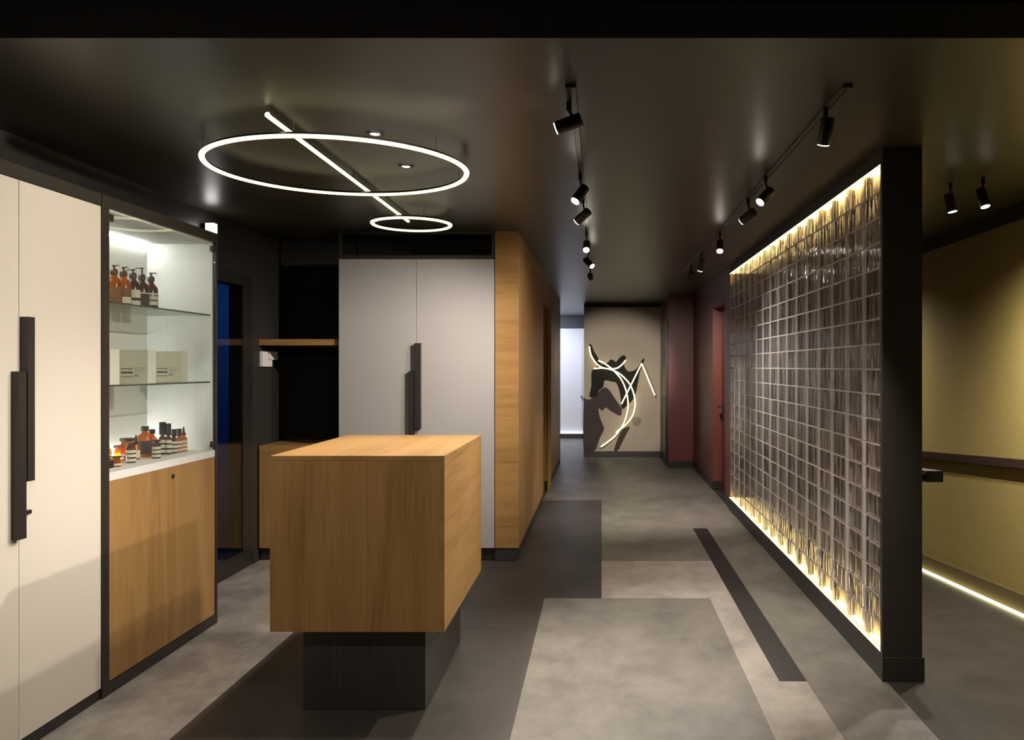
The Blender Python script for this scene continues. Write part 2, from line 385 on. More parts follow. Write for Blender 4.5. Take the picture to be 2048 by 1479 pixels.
# left glazed door, with the blue room behind it
d1 = empty('door_1', (XL, (DY0 + DY1) / 2, 0.0), kind='structure')
fw = 0.10
boxes('door_frame', [(XL - 0.10, XL + 0.006, DY1 - fw * 1.6, DY1 - 0.001, 0.001, 2.189), (XL - 0.10, XL + 0.006, DY0 + 0.001, DY0 + fw, 0.001, 2.189),
                     (XL - 0.10, XL + 0.006, DY0 + fw, DY1 - fw * 1.6, 2.10, 2.189), (XL - 0.10, XL + 0.006, DY0 + fw, DY1 - fw * 1.6, 0.001, 0.13)], 'metal', d1)
box('glass_pane', XL - 0.006, XL + 0.002, DY0 + fw, DY1 - fw * 1.6, 0.13, 2.10, 'doorglass', d1)
tag(boxes('wall_blue_room', [(-4.2, -4.1, DY0 - 1.5, YB + 1.5, 0, CEIL), (-4.1, XL - 0.15, YB + 1.4, YB + 1.5, 0, CEIL), (-4.1, XL - 0.15, DY0 - 1.5, DY0 - 1.4, 0, CEIL)], 'bluewall'), kind='structure')
lamp('blue_room_fill', (-3.1, YB + 0.2, 2.4), (-3.9, YB + 1.4, 1.1), 50, 110, 0.6, None, 0.1, (0.45, 0.7, 1.0))  # added fill light without a fixture, brightens the blue room

# oak clad wall with a recessed door
OX = -0.641; OW = -0.822
ry0, ry1, rh = 7.72 * K, 8.57 * K, 2.21
wo = box('wall_oak', OW, OX - 0.07, YC + 0.02, YO, 0.0, CEIL, 'black'); tag(wo, kind='structure')
box('cladding_panel', OW, OX, YC, YC + 0.02, 0.10, CEIL - 0.001, 'oak_x', wo)
ny = 4; ys = [YC + 0.02 + (ry0 - YC - 0.02) * i / ny for i in range(ny + 1)]
for a, b in zip(ys[:-1], ys[1:]): box('cladding_panel', OX - 0.07, OX, a + 0.0005, b - 0.0005, 0.10, CEIL - 0.001, 'oak_z', wo)
box('cladding_panel', OX - 0.07, OX, ry0, ry1, rh, CEIL - 0.001, 'oak_z', wo)
for a, b in ((ry1, (ry1 + YO) / 2), ((ry1 + YO) / 2, YO)): box('cladding_panel', OX - 0.07, OX, a + 0.0005, b - 0.0005, 0.10 if a > ry1 else 0.10, CEIL - 0.001, 'oak_z', wo)
box('cladding_panel', OX - 0.02, OX + 0.025, ry1 - 0.02, ry1 + 0.02, 0.004, rh + 0.0, 'oak_z', wo)
boxes('baseboard', [(OX - 0.07, OX - 0.008, YC + 0.03, ry0, 0.001, 0.098), (OX - 0.07, OX - 0.008, ry1 + 0.02, YO, 0.001, 0.098), (OW, OX - 0.008, YC + 0.008, YC + 0.03, 0.001, 0.098)], 'base', wo)
d3 = box('door_3', OX - 0.0695, OX - 0.055, ry0 + 0.004, ry1 - 0.022, 0.006, rh - 0.004, 'oak_z'); tag(d3, kind='structure')
tag(box('wall_hall_left', -4.2, OX, YO + 0.001, YO + 0.1, 0, CEIL, 'black'), kind='structure')
tag(box('wall_hall_side', -3.4, -3.3, YO + 0.1, YH, 0, CEIL, 'black'), kind='structure')

# red wall, recessed red door, red pier
wd = boxes('wall_red', [(G + 0.005, PB, Y1, ry0, 0.10, CEIL), (G + 0.005, PB, ry1, YR, 0.10, CEIL), (G + 0.005, PB, ry0, ry1, rh, CEIL), (G + 0.14, PB, ry0, ry1, 0, rh),
                        (0.995, PB, YR, YA + 0.2, 0.10, CEIL)], 'red'); tag(wd, kind='structure')
boxes('baseboard', [(G - 0.004, PB, Y1, ry0, 0.001, 0.099), (G - 0.004, PB, ry1, YR, 0.001, 0.099), (0.988, PB, YR - 0.008, YA + 0.2, 0.001, 0.099)], 'base', wd)
d2 = empty('door_2', (G + 0.13, (ry0 + ry1) / 2, 0.0), kind='structure')
box('door_leaf', G + 0.115, G + 0.139, ry0 + 0.003, ry1 - 0.003, 0.004, rh - 0.003, 'red', d2)
hy = ry1 - 0.12
h = tube('door_handle', [(G + 0.115, hy, 1.02), (G + 0.055, hy, 1.02), (G + 0.055, hy - 0.13, 1.02)], 0.010, 'cap', d2)
box('lock_plate', G + 0.107, G + 0.115, hy - 0.02, hy + 0.02, 0.84, 1.06, 'cap', d2)
d4 = empty('door_4', (0.985, YR + 0.8, 0.0), kind='structure')
box('door_leaf', 0.975, 0.993, YR + 0.25, YA - 0.25, 0.004, 2.1, 'maroon', d4)
boxes('door_frame', [(0.965, 0.994, YR + 0.17, YR + 0.249, 0.101, 2.18), (0.965, 0.994, YA - 0.249, YA - 0.17, 0.101, 2.18), (0.965, 0.994, YR + 0.249, YA - 0.249, 2.102, 2.18)], 'metal', d4)
tube('door_handle', [(0.975, YR + 0.40, 1.02), (0.925, YR + 0.40, 1.02), (0.925, YR + 0.53, 1.02)], 0.010, 'cap', d4)

# art wall at the end of the corridor
AX0, AX1 = -35 * YA / F, 119 * YA / F
wa = box('wall_art', AX0, AX1 + 0.02, YA, YA + 0.18, 0.10, 1.5 + 119 * YA / F, 'art'); tag(wa, kind='structure')
boxes('baseboard', [(AX0 - 0.004, AX1 + 0.0, YA - 0.012, YA + 0.18, 0.001, 0.099)], 'metal', wa)
box('top_band', AX0, AX1 + 0.02, YA + 0.02, YA + 0.18, 1.5 + 119 * YA / F, CEIL, 'black', wa)
# far hall, washed from a cool strip at its foot
wh = box('wall_hall', -3.3, 1.5, YH, YH + 0.15, 0.0, CEIL, 'hall'); tag(wh, kind='structure')
box('bulkhead', -3.3, 1.5, YH - 0.05, YH, 2.31, CEIL, 'bulk', wh)
box('baseboard', -3.3, 1.5, YH - 0.06, YH - 0.045, 0.001, 0.10, 'base', wh)
tube('door_knob', [(-40 * YH / F, YH, 0.87), (-40 * YH / F, YH - 0.05, 0.87)], 0.017, 'cap', wh, 12)
box('led_strip', -3.3, 1.5, YH - 0.04, YH - 0.02, 0.05, 0.07, 'hallled', wh)
tag(box('wall_hall_right', 1.5, 1.6, YA + 0.2, YH + 0.15, 0, CEIL, 'black'), kind='structure')
for px in (-2.4, -1.1):
    hl = bpy.data.lights.new('hall_fill', 'SPOT'); hl.energy = 150; hl.color = (0.82, 0.86, 1.0); hl.spot_size = math.radians(172); hl.spot_blend = 0.8; hl.shadow_soft_size = 0.1  # added cool fill with no fixture, lifts the hall wall and bulkhead
    ho = bpy.data.objects.new('hall_fill', hl); add(ho, None, (px, YH - 1.2, CEIL - 0.03))
    ho.rotation_euler = (math.radians(25), 0, 0)

# ------------------------------------------------------------------ glass block partition
ZB, ZT = 1.5 - 576 / 629 * 1.5, 1.5 + 410 / 629 * 1.5
wp = box('wall_partition', G + 0.065, PB, Y0 + 0.03, Y1, 0.0, CEIL, 'backing'); tag(wp, kind='structure')
box('end_post', G - 0.0165, PB, Y0, Y0 + 0.03, 0.0, CEIL - 0.001, 'post', wp)
boxes('end_baseboard', [(G - 0.020, PB + 0.008, Y0 - 0.010, Y0, 0.001, 0.115)], 'post', wp)
box('header', G, G + 0.065, Y0 + 0.03, Y1, ZT + 0.022, CEIL - 0.001, 'post', wp)
box('baseboard', G - 0.0165, G + 0.065, Y0 + 0.03, Y1, 0.001, ZB - 0.022, 'base', wp)
boxes('channel_lip', [(G - 0.016, G - 0.013, Y0 + 0.03, Y1, ZT - 0.003, ZT + 0.022), (G - 0.016, G - 0.013, Y0 + 0.03, Y1, ZB - 0.022, ZB + 0.002)], 'post', wp)
boxes('channel_back', [(G - 0.013, G + 0.028, Y0 + 0.03, Y1, ZT + 0.015, ZT + 0.022), (G - 0.013, G + 0.028, Y0 + 0.03, Y1, ZB - 0.022, ZB - 0.015)], 'post', wp)
for z0, z1 in ((ZB - 0.014, ZB - 0.003), (ZT + 0.003, ZT + 0.014)):
    box('led_diffuser', G - 0.0125, G + 0.004, Y0 + 0.03, Y1, z0, z1, 'diffuser', wp)
    box('led_strip', G + 0.034, G + 0.056, Y0 + 0.03, Y1, z0 - 0.002, z1 + 0.002, 'led', wp)
NR, NC = 19, 16
pz = (ZT - ZB) / NR; py = (Y1 - Y0 - 0.03) / NC; jt = 0.008
fins = []
for r in range(1, NR):
    fins.append((G + 0.003, G + 0.030, Y0 + 0.03, Y1, ZB + r * pz - jt / 2, ZB + r * pz + jt / 2))
for c in range(1, NC):
    fins.append((G + 0.0035, G + 0.033, Y0 + 0.03 + c * py - jt / 2, Y0 + 0.03 + c * py + jt / 2, ZB, ZT))
boxes('mortar_joints', fins, 'mortar', wp)
boxes('block_side_walls', [(G + 0.034, G + 0.040, Y0 + 0.03 + c * py - 0.034, Y0 + 0.03 + c * py + 0.034, ZB + 0.004, ZT - 0.004) for c in range(1, NC)], 'mortar', wp)
proto = None
for r in range(NR):
    for c in range(NC):
        y, z = Y0 + 0.03 + c * py, ZB + r * pz
        if proto is None:
            proto = box('glass_block', G, G + 0.024, y + jt / 2, y + py - jt / 2, z + jt / 2, z + pz - jt / 2, 'ripple', wp, 0.003)
            o0 = ORG[proto.name].copy()
        else:
            o = proto.copy(); COL.objects.link(o); o.parent = wp
            o.location = proto.location + Vector((0, c * py, r * pz))

# ------------------------------------------------------------------ ramp: handrails and base light
def sloped(name, x0, x1, ya, yb, za, zb, mat, parent=None):
    """bar that follows the ramp; za..zb heights above the ramp surface"""
    V = []
    for x in (x0, x1):
        for y in (ya, yb):
            for z in (za, zb): V.append((x, y, -RS * (y - Y0) + z))
    return mesh(name, V, BF, mat, parent)
hr = empty('handrail', (XR, 6.0, ramp(6.0) + 0.9), 'flat dark brown handrail on the ochre plaster wall', 'handrail')
sloped('rail', XR - 0.045, XR - 0.018, 3.6, YE - 0.3, 0.945, 1.0, 'rail', hr)
for y in (4.4, 6.2, 8.0, 9.8, 11.6, 13.4): sloped('bracket', XR - 0.02, XR - 0.001, y, y + 0.04, 0.955, 0.985, 'rail', hr)
hr2 = empty('handrail', (PB, 6.0, ramp(6.0) + 0.9), 'square black handrail behind the glass block partition post', 'handrail')
sloped('rail', PB + 0.045, PB + 0.125, Y0 + 0.06, YE - 0.3, 0.945, 1.0, 'post', hr2)
for y in (Y0 + 0.07, 6.2, 8.0, 9.8, 11.6, 13.4): sloped('bracket', PB + 0.001, PB + 0.05, y, y + 0.05, 0.955, 0.985, 'post', hr2)
bl = empty('base_light', (XR, 6.0, ramp(6.0)), 'glowing yellow light line along the foot of the ochre wall', 'light strip')
sloped('skirting', XR - 0.016, XR - 0.001, Y0 + 0.001, YE - 0.3, 0.002, 0.13, 'skirt', bl)
sloped('light_line', XR - 0.050, XR - 0.030, Y0 + 0.001, YE - 0.3, 0.002, 0.018, 'rampled', bl)

# ------------------------------------------------------------------ white wardrobe and glazed display cabinet
CX = -2.256
ya, yb, yc, yd, ye, yf = 2.711 * K - 0.53, 2.711 * K, 3.155 * K, 3.203 * K, 3.645 * K, 4.086 * K
ZC = 2.225
def bar_handle(parent, face, y0, y1, z0, z1, axis='x', p=0.032):
    """square bar standing off its door on two posts"""
    if axis == 'x': return boxes('handle', [(face, face + p, y0, y1, z0, z1)], 'metal', parent)
    return boxes('handle', [(y0, y1, face - p, face, z0, z1)], 'metal', parent)
w = empty('wardrobe', (-2.45, (ya + yc) / 2, 0), 'tall warm white wardrobe with staggered dark bar handles beside the glazed display cabinet', 'wardrobe')
box('carcass', XL + 0.003, CX - 0.021, ya, yc, 0.052, ZC, 'white', w)
box('plinth', XL + 0.003, CX - 0.004, ya, yc, 0.001, 0.050, 'metal', w)
box('top_rail', XL + 0.003, CX + 0.002, ya, yc, ZC + 0.001, ZC + 0.055, 'metal', w)
da = box('door', CX - 0.020, CX, ya + 0.001, yb - 0.0015, 0.052, ZC - 0.002, 'white', w, 0.001)
db = box('door', CX - 0.020, CX, yb + 0.0015, yc - 0.001, 0.052, ZC - 0.002, 'white', w, 0.001)
bar_handle(da, CX, yb - 0.0435, yb - 0.0035, 0.838, 1.482)
bar_handle(db, CX, yb + 0.0035, yb + 0.0435, 1.055, 1.694)
lk = tube('lock', [(CX, yb + 0.05, 0.93), (CX + 0.010, yb + 0.05, 0.93)], 0.009, 'metal', db, 12)

c = empty('display_cabinet', (-2.45, (yc + yf) / 2, 0), 'glazed display cabinet with lit white interior, glass shelves and oak lower doors', 'cabinet')
fe = yf + 0.022
boxes('frame', [(XL + 0.003, CX + 0.004, yc + 0.002, yd, 0.001, ZC + 0.055), (XL + 0.003, CX + 0.004, yf, fe, 0.001, ZC + 0.055),
                (XL + 0.003, CX + 0.004, yd, yf, ZC, ZC + 0.055), (XL + 0.003, CX + 0.004, yd, yf, 0.001, 0.055)], 'metal', c)
boxes('lining', [(XL + 0.003, XL + 0.013, yd, yf, 1.015, ZC), (XL + 0.013, CX - 0.012, yd, yd + 0.010, 1.015, ZC), (XL + 0.013, CX - 0.012, yf - 0.010, yf, 1.015, ZC),
                 (XL + 0.013, CX - 0.012, yd + 0.01, yf - 0.01, ZC - 0.010, ZC)], 'inner', c)
box('base_unit', XL + 0.003, CX - 0.022, yd, yf, 0.056, 0.975, 'oak_z', c)
box('worktop', XL + 0.003, CX - 0.001, yd, yf, 0.976, 1.0145, 'stone', c)
ym = (yd + yf) / 2 + 0.0
for i, (a, b) in enumerate(((yd, ye), (ye, yf))):
    dd = box('oak_door', CX - 0.021, CX - 0.001, a + 0.0015, b - 0.0015, 0.058, 0.9745, 'oak_z', c, 0.0008)
    if i: tube('knob', [(CX - 0.001, a + 0.045, 0.925), (CX + 0.006, a + 0.045, 0.925)], 0.011, 'cap', dd, 14)
    gd = box('glass_door', CX - 0.007, CX - 0.001, a + 0.0015, b - 0.0015, 1.016, ZC - 0.003, 'glass', c)
    yh = a + 0.02 if i == 0 else b - 0.02
    for zz in (1.05, ZC - 0.04): box('hinge', CX - 0.012, CX + 0.002, yh - 0.018, yh + 0.018, zz - 0.016, zz + 0.016, 'cap', gd)
SH = (1.804, 1.415)
for z in SH:
    s = box('glass_shelf', XL + 0.014, CX - 0.0265, yd + 0.0105, yf - 0.0105, z - 0.008, z, 'shelfglass', c)
    box('shelf_edge', CX - 0.026, CX - 0.023, yd + 0.0105, yf - 0.0105, z - 0.008, z, 'edge', s)
box('led_strip', XL + 0.014, XL + 0.026, yd + 0.02, yf - 0.02, ZC - 0.018, ZC - 0.0105, 'caseled', c)
box('led_strip', XL + 0.014, XL + 0.026, yd + 0.02, yf - 0.02, 1.0155, 1.023, 'caseled', c)

# pump bottles on the top glass shelf
def ring_band(name, cx, cy, z0, z1, r, mat, parent):
    return lathe(name, (cx, cy, 0), [(r, z0), (r, z1)], mat, parent, 22, False)
def pump_bottle(x, y, z, look, turn, up, label):
    b = empty('pump_bottle', (x, y, z), label, 'bottle', 'pump bottles on the top glass shelf')
    glassm, bands, capm = look
    bd = lathe('body', (x, y, z), [(0.030, 0), (0.034, 0.003), (0.035, 0.010), (0.035, 0.112), (0.032, 0.125), (0.022, 0.140), (0.0145, 0.149), (0.013, 0.156), (0.013, 0.166)], glassm, b, 22)
    for z0, z1, m in bands: ring_band('label_band', x, y, z + z0, z + z1, 0.0355, m, b)
    pm = lathe('pump', (x, y, z), [(0.0165, 0.158), (0.0175, 0.162), (0.0175, 0.180), (0.011, 0.188), (0.0045, 0.190), (0.0045, 0.199 + up), (0.009, 0.199 + up), (0.009, 0.206 + up), (0.004, 0.208 + up)], capm, b, 16)
    dx, dy = math.cos(turn), math.sin(turn); zz = z + 0.203 + up
    tube('spout', [(x, y, zz), (x + dx * 0.030, y + dy * 0.030, zz + 0.001), (x + dx * 0.040, y + dy * 0.040, zz - 0.004)], [0.0045, 0.0035, 0.0025], capm, pm, 8)
looks = [('amber', [(0.018, 0.095, 'brownlabel')], 'capbrown'),
         ('amber', [(0.020, 0.052, 'label'), (0.056, 0.098, 'brownlabel')], 'capbrown'),
         ('umber', [(0.020, 0.085, 'label'), (0.036, 0.058, 'darklabel'), (0.088, 0.096, 'label')][::2] + [(0.040, 0.056, 'label')], 'cap'),
         ('umber', [(0.012, 0.080, 'darklabel'), (0.083, 0.089, 'label')], 'cap'),
         ('umber', [(0.014, 0.018, 'label'), (0.028, 0.050, 'label'), (0.058, 0.078, 'label'), (0.084, 0.094, 'label')], 'cap')]
looks[2] = ('umber', [(0.018, 0.040, 'label'), (0.055, 0.096, 'label')], 'cap')
plabels = ['clear amber pump bottle with brown label, first in the row beside the white wardrobe',
           'amber pump bottle with a half brown, half cream label on the top shelf',
           'dark pump bottle with a broad cream label on the top shelf',
           'dark pump bottle with raised pump and one thin cream line on its label',
           'dark pump bottle with several cream label bands, last in the row']
bx0 = -2.45
for i in range(5):
    px = (228, 247, 266, 284, 302)[i]
    y = F * bx0 / (px - 1203)
    pump_bottle(bx0, y, SH[0] + 0.0005, looks[i], (-0.4, -0.5, 3.0, 3.0, -0.3)[i], 0.018 if i == 3 else 0.0, plabels[i])

# cartons on the second shelf
def carton(x0, yfr, wd_, hh, label):
    z = SH[1] + 0.0005; dep = 0.08
    b = empty('carton', (x0 + wd_ / 2, yfr + dep / 2, z), label, 'box', 'cartons on the lower glass shelf')
    box('body', x0, x0 + wd_, yfr + 0.002, yfr + dep, z, z + hh, 'cartonside', b)
    fr = box('front_face', x0, x0 + wd_, yfr, yfr + 0.002, z, z + hh, 'carton', b)
    L = []
    for zz, t in ((0.072, 0.004), (0.050, 0.009), (0.032, 0.003)): L.append((x0 + 0.008, x0 + 0.068, yfr - 0.0006, yfr + 0.0005, z + zz, z + zz + t))
    boxes('printed_stripes', L, 'ink2', fr)
    L = []
    for zz, l in ((0.078, 0.055), (0.068, 0.055), (0.060, 0.045), (0.048, 0.030), (0.036, 0.022)): L.append((x0 + 0.076, x0 + 0.076 + l, yfr - 0.0006, yfr + 0.0005, z + zz, z + zz + (0.0012 if zz > 0.04 else 0.004)))
    boxes('printed_lines', L, 'ink2', fr)
carton(-2.475, 3.32 * K, 0.142, 0.168, 'beige carton mostly hidden by the cabinet stile beside the wardrobe')
carton(-2.479, 3.60 * K, 0.144, 0.172, 'beige printed carton standing in the middle of the three cartons')
carton(-2.517, 3.95 * K, 0.142, 0.172, 'beige printed carton standing nearest the right end panel of the cabinet')

# bottles on the white worktop
WT = 1.0150
def flask(name, px, X, rad, hb, hn, hc, glassm, cap, bands, label, capr=None, dropper=False):
    y = F * X / (px - 1203); z = WT
    b = empty(name, (X, y, z), label, 'bottle' if name != 'cosmetic_jar' else 'jar', 'small bottles on the white worktop')
    nr = rad * 0.42 if name != 'cosmetic_jar' else rad * 0.86
    sh = min(0.02, rad)
    lathe('body', (X, y, z), [(rad * 0.92, 0), (rad, 0.002), (rad, hb), (rad * 0.85, hb + sh * 0.45), (nr, hb + sh), (nr, hb + sh + hn)], glassm, b, 18)
    zt = hb + sh + hn; cr = capr or nr * 1.25
    cp = lathe('cap', (X, y, z), [(cr, zt - 0.001), (cr, zt + hc), (cr * 0.9, zt + hc + 0.001)], cap, b, 16)
    if dropper:
        lathe('dropper_bulb', (X, y, z), [(cr * 0.62, zt + hc + 0.001), (cr * 0.6, zt + hc + 0.012), (cr * 0.38, zt + hc + 0.030), (cr * 0.1, zt + hc + 0.034)], cap, cp, 12)
    for f0, f1, m in bands: ring_band('label_band', X, y, z + hb * f0, z + hb * f1, rad + 0.0006, m, b)
two = [(0.12, 0.30, 'label'), (0.42, 0.62, 'label'), (0.72, 0.92, 'label')]
one = [(0.15, 0.85, 'label')]
flask('bottle', 214, -2.47, 0.022, 0.060, 0.004, 0.010, 'amber', 'cap', one, 'amber bottle behind the cabinet stile beside the white wardrobe')
flask('cosmetic_jar', 222, -2.40, 0.020, 0.020, 0.001, 0.006, 'amber', 'capbrown', [(0.2, 0.8, 'label')], 'lowest amber jar standing at the wardrobe end of the worktop')
flask('cosmetic_jar', 232, -2.36, 0.022, 0.022, 0.001, 0.006, 'amber', 'capbrown', [(0.3, 0.75, 'label')], 'flat amber jar with cream label near the cabinet glass')
flask('cosmetic_jar', 240, -2.53, 0.028, 0.040, 0.002, 0.010, 'amber', 'capbrown', [(0.3, 0.4, 'label')], 'squat amber jar behind the flat jars')
flask('cosmetic_jar', 255, -2.46, 0.034, 0.080, 0.002, 0.012, 'amber', 'cap', [(0.35, 0.42, 'label')], 'wide tall amber jar with dark lid')
flask('bottle', 262, -2.38, 0.022, 0.070, 0.002, 0.006, 'umber', 'cap', two, 'small bottle with cream striped label before the wide amber jar', 0.020)
flask('dropper_bottle', 272, -2.44, 0.019, 0.058, 0.003, 0.014, 'amber', 'cap', one, 'small cream labelled dropper bottle beside the large amber bottle', None, True)
flask('bottle', 290, -2.46, 0.038, 0.108, 0.014, 0.022, 'amber', 'cap', [(0.15, 0.8, 'darklabel')], 'large amber bottle with dark label, widest on the worktop', 0.019)
flask('bottle', 304, -2.46, 0.026, 0.088, 0.012, 0.022, 'amber', 'cap', [(0.1, 0.35, 'label'), (0.5, 0.9, 'label')], 'amber bottle with cream label behind the large amber bottle', 0.016)
flask('bottle', 313, -2.36, 0.021, 0.068, 0.002, 0.008, 'umber', 'cap', two, 'dark bottle with low black cap and striped label', 0.019)
flask('bottle', 325, -2.43, 0.018, 0.090, 0.002, 0.068, 'umber', 'cap', two, 'tallest dark tube bottle with long black cap', 0.017)
flask('bottle', 336.5, -2.40, 0.016, 0.088, 0.002, 0.064, 'umber', 'cap', two, 'dark tube bottle with long cap next to the tallest one', 0.0145)
flask('bottle', 348, -2.40, 0.017, 0.074, 0.003, 0.040, 'umber', 'cap', two, 'slim dark bottle with straight black cap and striped label', 0.013)
flask('bottle', 358, -2.40, 0.018, 0.070, 0.004, 0.040, 'amber', 'cap', two, 'slim amber bottle with straight black cap', 0.013)
flask('dropper_bottle', 367, -2.40, 0.020, 0.070, 0.004, 0.012, 'amber', 'cap', two, 'amber dropper bottle with striped label, last of the row', 0.012, True)

# ------------------------------------------------------------------ oak reception desk
DX0, DX1, DF, DB, DZ0, DZ1 = -1.408, -0.667, 2.973 * K, 3.88 * K, 0.3745, 1.122
d = empty('reception_desk', ((DX0 + DX1) / 2, (DF + DB) / 2, 0), 'oak box reception desk on a black brushed metal base', 'desk')
xm = DX0 + (735 - 540) / 349 * (DX1 - DX0)
box('front_panel', DX0, xm - 0.0003, DF, DF + 0.03, DZ0, DZ1 - 0.0205, 'oak_z', d)
box('front_panel', xm + 0.0003, DX1 - 0.0202, DF, DF + 0.03, DZ0, DZ1 - 0.0205, 'oak_z', d)
box('side_panel', DX1 - 0.02, DX1, DF, DB, DZ0, DZ1 - 0.0205, 'oak_y', d)
box('side_panel', DX0, DX0 + 0.02, DF + 0.0302, DB, DZ0, DZ1 - 0.0205, 'oak_y', d)
box('back_panel', DX0 + 0.0202, DX1 - 0.0202, DB - 0.02, DB, DZ0, DZ1 - 0.0205, 'oak_z', d)
box('top_panel', DX0, DX1, DF, DB, DZ1 - 0.02, DZ1, 'oak_y', d, 0.001)
box('bottom_panel', DX0 + 0.0202, DX1 - 0.0202, DF + 0.0302, DB - 0.0202, DZ0, DZ0 + 0.02, 'oak_y', d)
bs = box('base', -1.307, -0.771, 3.066 * K, 3.825 * K, 0.001, DZ0 - 0.0005, 'brushed', d, 0.002)

# ------------------------------------------------------------------ niche: counter, shelf, wall panel
nc = empty('low_cabinet', (-2.35, (YC + YB) / 2, 0), 'low oak cabinet in the dark niche beside the grey wardrobe', 'cabinet')
NX0, NX1 = XL + 0.013, -2.034
box('plinth', NX0, NX1, YC + 0.03, YB - 0.013, 0.001, 0.098, 'base', nc)
box('carcass', NX0, NX1, YC + 0.021, YB - 0.013, 0.099, 0.843, 'oak_z', nc)
box('top_panel', NX0, NX1, YC, YB - 0.013, 0.844, 0.890, 'oak_x', nc, 0.001)
for a, b in ((NX0, (NX0 + NX1) / 2), ((NX0 + NX1) / 2, NX1)): box('door', a + 0.001, b - 0.001, YC + 0.001, YC + 0.0205, 0.099, 0.8435, 'oak_z', nc)
ws = box('wall_shelf', XL + 0.001, -2.034, YC + 0.03, YB - 0.0125, 1.667, 1.714, 'oak_x', None, 0.001)
tag(ws, 'thick oak shelf floating in the dark niche', 'shelf')
th = empty('wall_controller', (XL, 5.56 * K, 1.5), 'white wall control box under the oak shelf', 'controller')
box('body', XL + 0.001, XL + 0.028, 5.44 * K, 5.60 * K, 1.50, 1.62, 'plastic', th, 0.004)
box('cover', XL + 0.001, XL + 0.045, 5.53 * K, 5.66 * K, 1.555, 1.622, 'plastic', th, 0.006)

# ------------------------------------------------------------------ grey wardrobe with an open frame above
gx0, gxm, gx1 = -2.03, -370 * YC / F, -0.827
gw = empty('wardrobe', ((gx0 + gx1) / 2, YC, 0), 'tall grey two door wardrobe with an open black frame on top', 'wardrobe')
ZG = 1.5 + 215 * YC / F
box('plinth', gx0, gx1, YC + 0.04, YB - 0.002, 0.001, 0.099, 'metal', gw)
box('carcass', gx0, gx1, YC + 0.021, YB - 0.002, 0.10, ZG, 'grey', gw)
ga = box('door', gx0, gxm - 0.0015, YC, YC + 0.020, 0.10, ZG, 'grey', gw, 0.001)
gb = box('door', gxm + 0.0015, gx1 - 0.002, YC, YC + 0.020, 0.10, ZG, 'grey', gw, 0.001)
bar_handle(ga, YC, gxm - 0.056, gxm - 0.012, 0.80, 1.465, 'y', 0.032)
bar_handle(gb, YC, gxm - 0.006, gxm + 0.038, 1.025, 1.682, 'y', 0.040)
t = 0.022; zt = CEIL - 0.004; L = []
for y in (YC, YB - 0.03):
    L += [(gx0, gx1, y, y + t, ZG + 0.0005, ZG + 0.03), (gx0, gx1, y, y + t, zt - t, zt), (gx0, gx0 + t, y, y + t, ZG + 0.03, zt - t), (gx1 - t, gx1, y, y + t, ZG + 0.03, zt - t)]
for x in (gx0, gx1 - t):
    L += [(x, x + t, YC + t, YB - 0.03, ZG + 0.0005, ZG + 0.03), (x, x + t, YC + t, YB - 0.03, zt - t, zt)]
boxes('top_frame', L, 'base', gw)

# ------------------------------------------------------------------ ceiling lights
def ring_light(cx, cy_, z, R, tb, label, nclip):
    e = empty('ring_light', (cx, cy_, z), label, 'ring light', 'glowing ceiling tube lights')
    n = 120
    P = [(cx + R * math.cos(2 * math.pi * i / n), cy_ + R * math.sin(2 * math.pi * i / n), z + tb * R * math.sin(2 * math.pi * i / n)) for i in range(n)]
    half_tube(P, 0.0132, e, True)
    for i in range(nclip):
        a = 2 * math.pi * (i + 0.5) / nclip; x, y = cx + R * math.cos(a), cy_ + R * math.sin(a)
        tube('hanger', [(x, y, z + tb * R * math.sin(a) + 0.012), (x, y, CEIL)], 0.0012, 'metal', e, 6)
ring_light(-1.294, 4.085, 2.48, 0.618, 0.010, 'large glowing hoop of light hanging over the desk', 6)
ring_light(-1.303, 5.662, 2.48, 0.262, 0.0, 'small glowing hoop of light before the grey wardrobe', 3)
lb = empty('line_light', (-1.352, 4.5, 2.519), 'straight glowing light tube crossing the large hoop', 'tube light', 'glowing ceiling tube lights')
half_tube([(-1.352, 3.339, 2.519), (-1.352, 5.772, 2.519)], 0.0115, lb, False)
for y in (3.35, 4.5, 5.62): tube('hanger', [(-1.352, y, 2.530), (-1.352, y, CEIL)], 0.003, 'metal', lb, 6)

def downlight(x, y, lab, power, tilt=0.0, side=0.0):
    e = empty('downlight', (x, y, CEIL), lab, 'downlight', 'recessed ceiling downlights')
    lathe('trim_ring', (x, y, CEIL), [(0.042, -0.001), (0.040, -0.006), (0.028, -0.006), (0.024, -0.0012)], 'metal', e, 24, False)
    lathe('lens', (x, y, CEIL), [(0.020, -0.003), (0.019, -0.0012)], 'lens', e, 16)
    lamp('downlight_beam', (x, y, CEIL - 0.012), (x + side, y + tilt, 0.5 if tilt else 0), power, 70 if side else 120, 0.9, e, 0.03)
for px, py_, lab in ((750, 267, 'recessed round ceiling downlight just outside the large hoop'), (812, 332, 'recessed round ceiling downlight seen inside the large hoop')):
    y = (CEIL - 1.5) * F / (733 - py_); downlight((px - 1203) * y / F, y, lab, 70)
downlight(-1.0, 1.1, 'added unseen recessed downlight before the black ceiling beam on the wardrobe side', 45, 2.2)  # added out of view to brighten the foreground and desk front
downlight(0.4, 1.1, 'added unseen recessed downlight before the black ceiling beam on the partition side', 130, 2.4, -1.5)  # added out of view, aimed to fill the desk front

